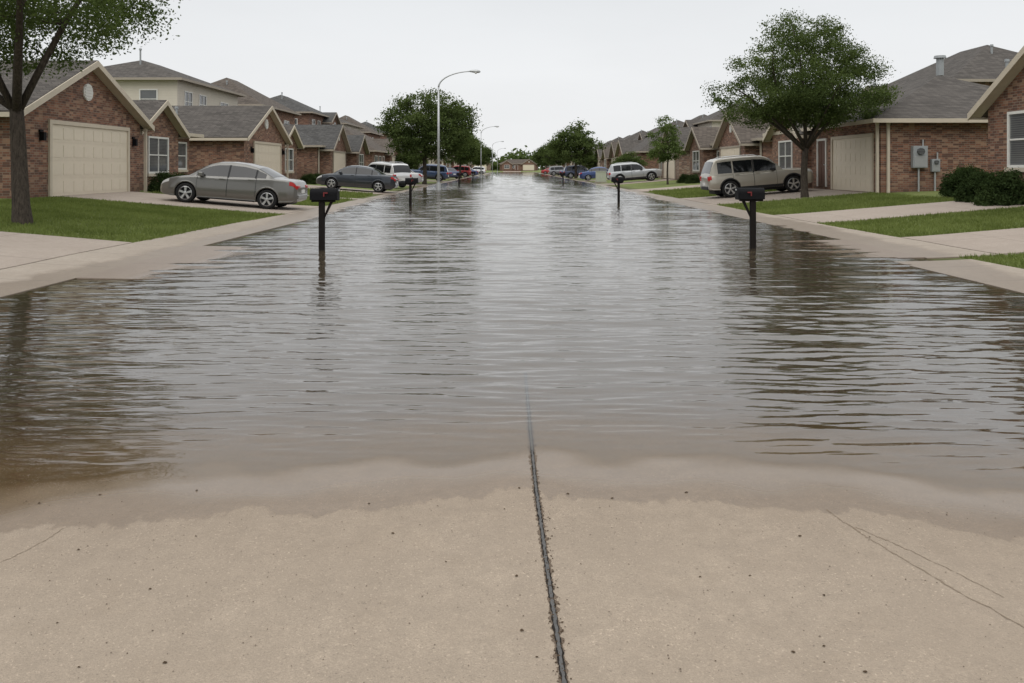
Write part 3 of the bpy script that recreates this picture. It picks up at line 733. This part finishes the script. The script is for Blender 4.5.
# ------------------------------------------------------------------ cars
def lathe(m,prof,n=28,axis_y=0.0,sgn=1,cx=0,cz=0):
    b=len(m.v)
    for (rr,yy) in prof:
        for k in range(n):
            th=2*math.pi*k/n; m.v.append((cx+rr*math.cos(th),axis_y+sgn*yy,cz+rr*math.sin(th)))
    for i in range(len(prof)-1):
        for k in range(n): m.f.append((b+i*n+k,b+i*n+(k+1)%n,b+(i+1)*n+(k+1)%n,b+(i+1)*n+k))
def make_car(kind,label,color,loc=(0,0,0),rot=(0,0,0)):
    if kind=='sedan':
        K=.96; sc=lambda t:[(a*K,b) for a,b in t]; sp=lambda t:[(a*K,b*K) for a,b in t]
        L=4.9*K; zs=sc([(0,.74),(.05,.9),(.15,.99),(.4,1.02),(.95,1.03),(2.4,.965),(3.6,.935),(4.2,.87),(4.6,.77),(4.82,.65),(4.9,.5)])
        zg=sc([(.78,1.03),(1.1,1.19),(1.5,1.37),(1.9,1.445),(2.4,1.47),(2.85,1.44),(3.15,1.35),(3.55,1.12),(3.85,.91)])
        wd=sc([(0,.66),(.08,.78),(.3,.87),(.8,.915),(2.4,.925),(4.1,.90),(4.5,.84),(4.8,.7),(4.9,.56)])
        zb=sc([(0,.36),(.15,.27),(.8,.21),(4.1,.2),(4.7,.22),(4.9,.3)])
        ax=(1.0*K,3.88*K); wr=.335; sidep=sp([(1.10,1.44),(1.46,2.40),(2.44,3.56)]); pill=[1.45*K,2.42*K]; ws=(3.2*K,3.78*K); rw=(.86*K,1.42*K); doors=sp([(1.42,2.42),(2.43,3.5)])
        gw=(.86,.70)
    else:
        L=4.75; zs=[(0,.82),(.02,.96),(.06,1.04),(.5,1.07),(2.4,1.05),(3.3,1.07),(4.0,1.06),(4.5,1.03),(4.68,.97),(4.75,.84)]
        zg=[(.05,1.04),(.16,1.35),(.28,1.62),(.40,1.73),(.8,1.765),(1.6,1.775),(2.25,1.765),(2.55,1.73),(2.8,1.62),(3.12,1.33),(3.38,1.06)]
        wd=[(0,.82),(.05,.89),(.3,.925),(2.4,.935),(4.3,.925),(4.6,.88),(4.72,.82),(4.75,.78)]
        zb=[(0,.45),(.15,.38),(.8,.33),(4.,.31),(4.6,.36),(4.75,.42)]
        ax=(.95,3.80); wr=.39; sidep=[(.44,1.08),(1.15,2.00),(2.08,3.06)]; pill=[2.04]; ws=(2.74,3.32); rw=(.08,.3); doors=[(1.11,2.03),(2.04,3.06)]
        gw=(.93,.81)
    xi=lambda t,s:np.interp(s,[a for a,b in t],[b for a,b in t])
    def sm(t,s,w=.05): return sum(xi(t,np.clip(s+o,0,L)) for o in (-w,-w/2,0,w/2,w))/5
    zgm=max(b for a,b in zg)
    cache={}
    def section(s):
        s=round(float(s),5)
        if s in cache: return cache[s]
        z1=float(sm(zs,s,.06 if kind=='sedan' else .025)); w=float(sm(wd,s,.03)); z0=float(sm(zb,s))
        zr=z1
        if zg[0][0]<s<zg[-1][0]: zr=max(z1,float(sm(zg,s,.04 if s>.35 else .01)))
        g=(zr-z1)/(zgm-1.); g=min(1,max(0,g*1.05)); k=gw[0]+(gw[1]-gw[0])*g
        hgt=z1-z0; cr=.03 if g<.1 else .035
        cache[s]=[(0,z0),(w*.86,z0),(w*.96,z0+hgt*.12),(w,z0+hgt*.38),(w*.995,z0+hgt*.62),(w*.965,z0+hgt*.9),(w*.93,z1+.0),(w*k,z1+(zr-z1)*.88+.012),(w*(k-.13),zr+.012),(w*.3,zr+cr),(0,zr+cr+.006)]
        return cache[s]
    def S(s,t):
        p=section(s); i=int(min(max(t,0),9.9999)); f=t-i
        g=lambda j:np.array(p[j] if 0<=j<=10 else ((-p[1][0],p[1][1]) if j<0 else (-p[9][0],p[9][1])))
        a,b,c,d=g(i-1),g(i),g(i+1),g(i+2)
        if i==6: q=b+(c-b)*f
        else: q=.5*((2*b)+(c-a)*f+(2*a-5*b+4*c-d)*f*f+(3*b-a-3*c+d)*f**3)
        return q
    def y_at(s,z):
        s=min(max(s,0.01),L-.01); p=section(s)[1:7]
        return float(np.interp(z,[q[1] for q in p],[q[0] for q in p]))
    rt=root('parked_car',label,'car',loc,rot,group='parked cars on driveways')
    R0=wr+.055
    ss=np.unique(np.concatenate([np.linspace(0,.3,12),np.linspace(.3,L-.3,110),np.linspace(L-.3,L,12)]))
    tt=np.concatenate([[0],np.linspace(1,10,64)])
    V=[];F=[]; n=len(tt); ring=2*n-2
    for s in ss:
        pr=[S(s,t) for t in tt]
        for q in pr: V.append((s-L/2,q[0],q[1]))
        for q in pr[-2:0:-1]: V.append((s-L/2,-q[0],q[1]))
    def inwell(f):
        c=np.mean([V[j] for j in f],axis=0)
        return abs(c[1])>.56 and any((c[0]-(a-L/2))**2+(c[2]-wr)**2<(R0+.012)**2 for a in ax)
    for i in range(len(ss)-1):
        for k in range(ring):
            f=(i*ring+k,i*ring+(k+1)%ring,(i+1)*ring+(k+1)%ring,(i+1)*ring+k)
            if not inwell(f): F.append(f)
    F.append(tuple(range(ring))); F.append(tuple((len(ss)-1)*ring+k for k in reversed(range(ring))))
    m=MB(); m.v=V; m.f=F; body=m.obj('body',M['paint'],rt,smooth=True)
    body.data.set_sharp_from_angle(angle=R(38))
    for a in ax:
        for sd in (-1,1):
            m=MB(); N=40; th=np.linspace(R(-14),R(194),N); rr=[R0-.012,R0+.018,R0+(.055 if kind!='sedan' else .038)]
            for q in th:
                for j,rad in enumerate(rr):
                    s=a+rad*math.cos(q); z=wr+rad*math.sin(q); y=y_at(s,z)+(.004,.016,.003)[j]
                    m.v.append((s-L/2,sd*y,z))
                m.v.append((a-L/2+(R0-.012)*math.cos(q),sd*(y_at(a+R0*math.cos(q),wr+R0*math.sin(q))-.06),wr+(R0-.012)*math.sin(q)))
            for i in range(N-1):
                b=i*4
                m.f+=[(b,b+1,b+5,b+4),(b+1,b+2,b+6,b+5),(b+3,b,b+4,b+7)]
            o=m.obj('wheel_arch',M['plastic'] if kind!='sedan' else M['paint'],rt,smooth=True); o.color=color
            m=MB(); b=0
            for q in th:
                m.v.append((a-L/2+(R0+.004)*math.cos(q),sd*.55,wr+(R0+.004)*math.sin(q)))
                m.v.append((a-L/2+(R0+.004)*math.cos(q),sd*(y_at(a+R0*math.cos(q),wr+R0*math.sin(q))-.02),wr+(R0+.004)*math.sin(q)))
            for i in range(N-1): m.f.append((2*i,2*i+1,2*i+3,2*i+2))
            m.f.append(tuple(2*i for i in range(N)))
            m.obj('wheel_well',M['plastic'],rt)
    def patch(name,mat,ss,ts,side,off=.005,parent=rt,two=False,clip=False):
        V=[];F=[];NV=[]
        for s in ss:
            for t in ts:
                tq=10-abs(t) if two else t; sd=(1 if t>=0 else -1) if two else side
                q=S(s,tq); e=.02
                q1=S(s,max(0,tq-e)); q2=S(s,min(10,tq+e)); dn=np.array([q2[1]-q1[1],-(q2[0]-q1[0])])
                dn/=max(1e-9,np.linalg.norm(dn))
                qs0=S(max(0,s-.02),tq); qs1=S(min(L,s+.02),tq); slope=(qs1-qs0)/.04
                nx=-float(slope@dn); nv=np.array([nx,dn[0],dn[1]]); nv/=np.linalg.norm(nv)
                V.append((s-L/2+nv[0]*off,sd*(q[0]+nv[1]*off),q[1]+nv[2]*off)); NV.append((nv[0],sd*nv[1],nv[2]))
        a=len(ts)
        for i in range(len(ss)-1):
            for k in range(a-1):
                f=(i*a+k,i*a+k+1,(i+1)*a+k+1,(i+1)*a+k)
                if clip and inwell_v([V[j] for j in f]): continue
                p0,p1,p2,p3=(np.array(V[j]) for j in f)
                if np.dot(np.cross(p2-p0,p3-p1),np.array(NV[f[0]])+np.array(NV[f[2]]))<0: f=f[::-1]
                F.append(f)
        m=MB(); m.v=V; m.f=F
        return m.obj(name,mat,parent,smooth=True,fix=False)
    def inwell_v(vs):
        c=np.mean(vs,axis=0); return any((c[0]-(a-L/2))**2+(c[2]-wr)**2<(R0+.02)**2 for a in ax)
    for sd in (1,-1):
        for (a,b) in sidep: patch('side_window',M['carglass'],np.linspace(a,b,12),np.linspace(6.06,6.90,4),sd)
        for e in pill: patch('pillar',M['plastic'],np.array([e-.03,e,e+.03]),np.linspace(6.0,6.92,4),sd,.009)
        for (a,b) in doors:
            d=patch('door',M['paint'],np.linspace(a,b,24),np.linspace(2.3,5.85,18),sd,.007,clip=True); d.color=color
            m=MB(); q=S(a+.15,5.2); m.box(a+.08-L/2,a+.27-L/2,*sorted((sd*(q[0]+.005),sd*(q[0]+.03))),q[1]-.015,q[1]+.015)
            m.obj('handle',M['paint'],d).color=color
            for e in (a,b):
                patch('door_seam',M['plastic'],np.array([e-.006,e+.006]),np.linspace(2.2,5.95,16),sd,.010,clip=True)
        q=S(doors[1][1]-.1,5.9)
        m=MB(); m.box(doors[1][1]-.22-L/2,doors[1][1]-.06-L/2,*sorted((sd*(q[0]-.01),sd*(q[0]+.17))),q[1]+.02,q[1]+.16); m.obj('mirror',M['plastic'] if kind!='sedan' else M['paint'],rt,bevel=.03).color=color
        patch('sill_trim',M['plastic'],np.linspace(ax[0]+R0+.03,ax[1]-R0-.03,12),np.linspace(1.05,2.3 if kind!='sedan' else 1.6,4),sd,.009)
        patch('tail_light',M['tail'],np.linspace(.012,.26 if kind=='sedan' else .14,8),np.linspace(4.6,5.6,6) if kind=='sedan' else np.linspace(4.3,5.85,7),sd,.008)
        patch('headlight',M['head'],np.linspace(L-.38,L-.03,8),np.linspace(4.6,5.5,5),sd,.008)
        m=MB()
        if kind=='sedan': m.box(-L/2-.015,-L/2+.1,*sorted((sd*.36,sd*.66)),.76,.87)
        else: m.box(-L/2-.015,-L/2+.1,*sorted((sd*.66,sd*.80)),.80,1.02)
        m.obj('rear_lamp',M['tail'],rt,bevel=.03)
        if kind!='sedan':
            m=MB(); yq=sd*.64; pts=[(s-L/2,yq,float(S(s,8.1)[1])+(.06 if .7<s<2.3 else .0)) for s in np.linspace(.5,2.5,12)]
            m.tube(pts,[.018]*len(pts),6); m.obj('roof_rail',M['metal'],rt)
    patch('windscreen',M['carglass'],np.linspace(ws[0],ws[1],10),np.linspace(-2.9,2.9,17),1,.006,two=True)
    patch('rear_window',M['carglass'],np.linspace(rw[0],rw[1],10),np.linspace(-2.8,2.8,17),1,.006,two=True)
    m=MB(); m.box(-L/2-.03,-L/2+.06,-.62,.62,.40,.56); m.obj('rear_bumper',M['plastic'] if kind!='sedan' else M['paint'],rt,bevel=.03).color=color
    m=MB(); m.box(-L/2-.04,-L/2+.02,-.16,.16,.60,.72); m.obj('licence_plate',M['plate'],rt)
    m=MB(); m.box(L/2-.05,L/2+.02,-.45,.45,.42,.62); m.obj('grille',M['plastic'],rt,bevel=.02)
    m=MB(); m.box(-L/2+.3,L/2-.3,-.5,.5,.19,.5); m.obj('underbody',M['plastic'],rt)
    for a in ax:
        for sd in (-1,1):
            w=bpy.data.objects.new('wheel',None); reg(w,parent=rt); w.location=(a-L/2,sd*.79,wr)
            m=MB(); lathe(m,[(wr*.66,.09),(wr*.74,.108),(wr*.9,.11),(wr*.975,.09),(wr,.05),(wr,-.05),(wr*.97,-.1),(wr*.6,-.1)],32,0,sd); m.obj('tyre',M['rubber'],w,smooth=True,fix=True)
            m=MB(); lathe(m,[(wr*.68,.095),(wr*.64,.1),(wr*.61,.06),(wr*.60,.0)],32,0,sd)
            for k in range(5):
                th=2*math.pi*k/5+.3; c,s_=math.cos(th),math.sin(th); r0,r1=.04,wr*.63; ww=.032
                vs=[]
                for (q0,wx) in ((r0,ww*.8),(r1,ww*1.3)):
                    for sg2 in (-1,1):
                        for yy in (.03,.088): vs.append((q0*c-sg2*wx*s_,sd*yy,q0*s_+sg2*wx*c))
                m.add(vs,[(0,1,3,2),(4,6,7,5),(0,4,5,1),(2,3,7,6),(1,5,7,3),(0,2,6,4)])
            lathe(m,[(.06,.02),(.055,.095),(.001,.1)],16,0,sd)
            m.obj('rim',M['rim'],w)
            m=MB(); lathe(m,[(wr*.62,.01),(.001,.012)],24,0,sd); m.obj('brake_disc',M['plastic'],w)
    body.color=color
    rt['L']=L; rt['ax0']=ax[0]-L/2; rt['ax1']=ax[1]-L/2
    return rt
def place(c,x,y,heading,color=None):
    a0,a1=c['ax0'],c['ax1']; ch,sh=math.cos(heading),math.sin(heading)
    z0=hz(x+a0*ch,y+a0*sh)+.026; z1=hz(x+a1*ch,y+a1*sh)+.026
    p=math.atan2(z1-z0,a1-a0); c.location=(x,y,z0-math.tan(p)*a0); c.rotation_euler=(0,-p,heading)
    if color:
        for k in kids(c):
            if k.name.split('.')[0] in ('body','door','handle','mirror','rear_bumper','wheel_arch'): k.color=color
sed=make_car('sedan','silver grey sedan parked nose-in on a driveway',(.135,.132,.122,1))
suv=make_car('suv','silver SUV with roof rails parked on a driveway',(.36,.335,.285,1))
place(sed,-9.7,27.9,math.pi); place(suv,11.3,36.9,0.)
def addcar(src,x,y,hd,colr,label):
    c=copy_thing(src,(0,0,0),label=label); c.scale=(1,1,1)
    place(c,x,y,hd,colr)
addcar(sed,-9.3,48.,math.pi,(.02,.026,.035,1),'dark blue sedan parked on a driveway')
addcar(suv,-9.6,58.5,R(140),(.62,.62,.62,1),'white SUV parked at an angle by the lawn')
addcar(sed,-10.,68.,math.pi,(.4,.4,.4,1),'pale silver sedan parked on a driveway')
addcar(suv,-9.4,88.,math.pi,(.03,.05,.10,1),'dark blue SUV parked on a driveway')
addcar(sed,-8.8,108.,R(120),(.05,.06,.12,1),'navy sedan parked beside the flooded street')
addcar(suv,-8.9,128.,math.pi,(.2,.02,.02,1),'dark red SUV on a distant driveway')
addcar(sed,-8.6,148.,math.pi,(.04,.06,.14,1),'blue sedan on a distant driveway')
addcar(suv,-8.6,188.,math.pi,(.55,.55,.55,1),'white SUV on a distant driveway')
addcar(suv,11.2,73.,0,(.33,.34,.35,1),'silver SUV parked on a driveway')
addcar(sed,10.2,93.,0,(.02,.045,.14,1),'blue sedan parked on a driveway')
addcar(suv,9.7,113.,0,(.02,.03,.07,1),'navy SUV parked on a driveway')
addcar(sed,9.6,133.,R(60),(.03,.05,.12,1),'blue sedan on a distant driveway')
addcar(suv,9.4,153.,0,(.15,.15,.16,1),'grey SUV on a distant driveway')
addcar(sed,9.4,193.,0,(.3,.02,.02,1),'red sedan on a distant driveway')

# ------------------------------------------------------------------ mailboxes
def mailbox(label,loc,sd,rotz=0):
    rt=root('mailbox',label,'mailbox',loc,(0,0,rotz),group='mailboxes standing in floodwater')
    m=MB(); m.box(-.05,.05,-.05,.05,-.3,.92); m.obj('post',M['wood'],rt,bevel=.008)
    m=MB(); m.box(-.18,.24,-.055,.055,.921,.955) if sd>0 else m.box(-.24,.18,-.055,.055,.921,.955)
    m.add([(sd*.05,-.03,.62),(sd*.05,.03,.62),(sd*.05,-.03,.68),(sd*.05,.03,.68),(sd*.2,-.03,.92),(sd*.2,.03,.92),(sd*.15,-.03,.92),(sd*.15,.03,.92)],[(0,1,5,4),(2,6,7,3),(0,4,6,2),(1,3,7,5),(4,5,7,6),(0,2,3,1)])
    m.obj('bracket',M['wood'],rt)
    x0,x1=sorted((-sd*.2,sd*.28)); w=.095; ring=[(-w,.957),(w,.957)]+[(w*math.cos(t),1.075+w*math.sin(t)) for t in np.linspace(0,math.pi,12)]
    m=MB(); m.extr_u(ring,x0,x1); m.obj('box',M['black'],rt,bevel=.004)
    w2=.104; ring=[(-w2,.95),(w2,.95)]+[(w2*math.cos(t),1.077+w2*math.sin(t)) for t in np.linspace(0,math.pi,12)]
    e=x1 if sd>0 else x0
    m=MB(); m.extr_u(ring,min(e+sd*.002,e+sd*.022),max(e+sd*.002,e+sd*.022)); d=m.obj('door',M['black'],rt)
    m=MB(); m.box(*sorted((e+sd*.024,e+sd*.045)),-.02,.02,1.12,1.15); m.obj('latch',M['metal'],d)
    m=MB(); m.box(*sorted((sd*.05,sd*.07)),-w-.02,-w-.008,1.02,1.10); m.box(*sorted((sd*.071,sd*.13)),-w-.021,-w-.009,1.075,1.10); m.obj('flag',M['red'],rt)
    return rt
ma=mailbox('black arched mailbox on a dark post in floodwater',(-3.47,14.6,-.04),1)
mb=mailbox('black arched mailbox on a dark wooden post in water',(4.5,14.95,-.04),-1)
for (x,y) in [(-4.0,31.5),(-4.5,68),(-4.4,90)]: copy_thing(ma,(x,y,-.06),label='dark post mailbox standing in floodwater')
for (x,y) in [(4.6,34.5),(4.6,72)]: copy_thing(mb,(x,y,-.06),label='dark post mailbox standing in floodwater')

# ------------------------------------------------------------------ street lamps
def lamp(loc):
    rt=root('street_lamp','tall grey steel street lamp with curved arm','street lamp',loc,group='street lamps')
    m=MB(); m.tube([(0,0,-.3),(0,0,4),(0,0,7.1)],[.10,.08,.06],12); m.obj('pole',M['metal'],rt,smooth=True,fix=False)
    m=MB(); m.tube([(0,0,-.3),(0,0,.55)],[.16,.14],12); m.obj('base',M['metal'],rt)
    m=MB(); pts=[(0,0,7.1)]+[(2.35*(1-math.cos(t)),0,7.1+1.1*math.sin(t)) for t in np.linspace(.15,1.5,9)]
    m.tube(pts,list(np.linspace(.058,.035,len(pts))),10); m.obj('arm',M['metal'],rt,smooth=True,fix=False)
    x=pts[-1][0]; z=pts[-1][2]
    m=MB(); m.tube([(x-.05,0,z),(x+.12,0,z+.01),(x+.4,0,z+.0),(x+.62,0,z-.02),(x+.70,0,z-.03)],[.05,.09,.13,.09,.03],12); hd=m.obj('lamp_head',M['metal'],rt,smooth=True,fix=False)
    m=MB(); m.tube([(x+.38,0,z-.06),(x+.38,0,z-.17)],[.12,.05],12); m.obj('lens',M['lens'],hd,smooth=True)
    return rt
la=lamp((-5.05,55,-.05))
for (x,y) in [(-4.95,128),(-4.9,200),(-4.9,270)]: copy_thing(la,(x,y,-.05))

def cabinet(loc,label):
    rt=root('utility_cabinet',label,'utility cabinet',loc)
    m=MB(); m.box(-.5,.5,-.4,.4,.08,1.1); m.obj('cabinet',M['greenbox'],rt,bevel=.03)
    m=MB(); m.box(-.6,.6,-.5,.5,-.2,.078); m.obj('plinth',M['kerb'],rt)
    m=MB(); m.box(-.54,.54,-.44,.44,1.102,1.17); m.obj('lid',M['greenbox'],rt,bevel=.02)
    m=MB(); m.box(-.02,.02,-.43,-.402,.5,.7); m.obj('handle',M['metal'],rt)
cabinet((8.9,80,hz(8.9,80)),'beige green utility cabinet beside the flooded street')

# ------------------------------------------------------------------ world, sun, camera
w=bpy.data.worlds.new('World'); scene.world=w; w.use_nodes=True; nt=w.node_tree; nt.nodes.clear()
out=nt.nodes.new('ShaderNodeOutputWorld'); bg=nt.nodes.new('ShaderNodeBackground')
sky=nt.nodes.new('ShaderNodeTexSky'); sky.sky_type='NISHITA'; sky.sun_disc=False; sky.sun_elevation=R(55); sky.sun_rotation=R(200); sky.air_density=1.; sky.dust_density=3.
hs=nt.nodes.new('ShaderNodeHueSaturation'); hs.inputs['Saturation'].default_value=.2; hs.inputs['Value'].default_value=1.
nt.links.new(sky.outputs[0],hs.inputs['Color'])
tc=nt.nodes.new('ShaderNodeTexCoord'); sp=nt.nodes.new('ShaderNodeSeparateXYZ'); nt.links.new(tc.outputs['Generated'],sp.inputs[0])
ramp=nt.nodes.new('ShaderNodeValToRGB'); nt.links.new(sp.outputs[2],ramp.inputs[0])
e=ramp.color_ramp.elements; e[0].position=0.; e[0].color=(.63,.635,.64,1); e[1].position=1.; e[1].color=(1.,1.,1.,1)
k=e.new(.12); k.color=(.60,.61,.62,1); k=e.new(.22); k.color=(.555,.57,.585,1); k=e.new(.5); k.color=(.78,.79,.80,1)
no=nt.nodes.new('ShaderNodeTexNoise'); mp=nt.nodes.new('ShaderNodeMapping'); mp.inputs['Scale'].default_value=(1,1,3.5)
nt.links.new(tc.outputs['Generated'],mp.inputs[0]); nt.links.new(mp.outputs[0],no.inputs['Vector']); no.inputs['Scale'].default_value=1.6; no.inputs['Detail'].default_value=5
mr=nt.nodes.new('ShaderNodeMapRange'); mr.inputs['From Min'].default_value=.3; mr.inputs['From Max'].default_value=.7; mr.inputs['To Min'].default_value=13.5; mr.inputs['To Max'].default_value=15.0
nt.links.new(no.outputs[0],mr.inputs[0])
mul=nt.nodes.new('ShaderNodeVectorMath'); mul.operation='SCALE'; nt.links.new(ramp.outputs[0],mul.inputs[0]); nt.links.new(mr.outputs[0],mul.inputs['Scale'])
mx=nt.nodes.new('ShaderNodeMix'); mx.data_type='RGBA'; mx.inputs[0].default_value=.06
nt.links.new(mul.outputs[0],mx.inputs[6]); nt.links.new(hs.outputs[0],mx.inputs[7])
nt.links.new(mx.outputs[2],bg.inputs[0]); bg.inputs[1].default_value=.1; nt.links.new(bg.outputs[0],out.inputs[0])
sd=bpy.data.lights.new('sun','SUN'); sd.energy=1.3; sd.angle=R(60); sd.color=(1,.97,.93)
so=bpy.data.objects.new('sun',sd); so.rotation_euler=(R(35),R(-8),0); col.objects.link(so)
cd=bpy.data.cameras.new('camera'); cam=bpy.data.objects.new('camera',cd); col.objects.link(cam)
cam.location=(0,0,1.5); cam.rotation_euler=(R(90),0,0); cd.sensor_width=36; cd.lens=28.125; cd.shift_y=-173.5/1024; cd.clip_end=5000; cd.clip_start=.05
scene.camera=cam
scene.view_settings.view_transform='Standard'; scene.view_settings.look='None'; scene.view_settings.exposure=0
print('done')
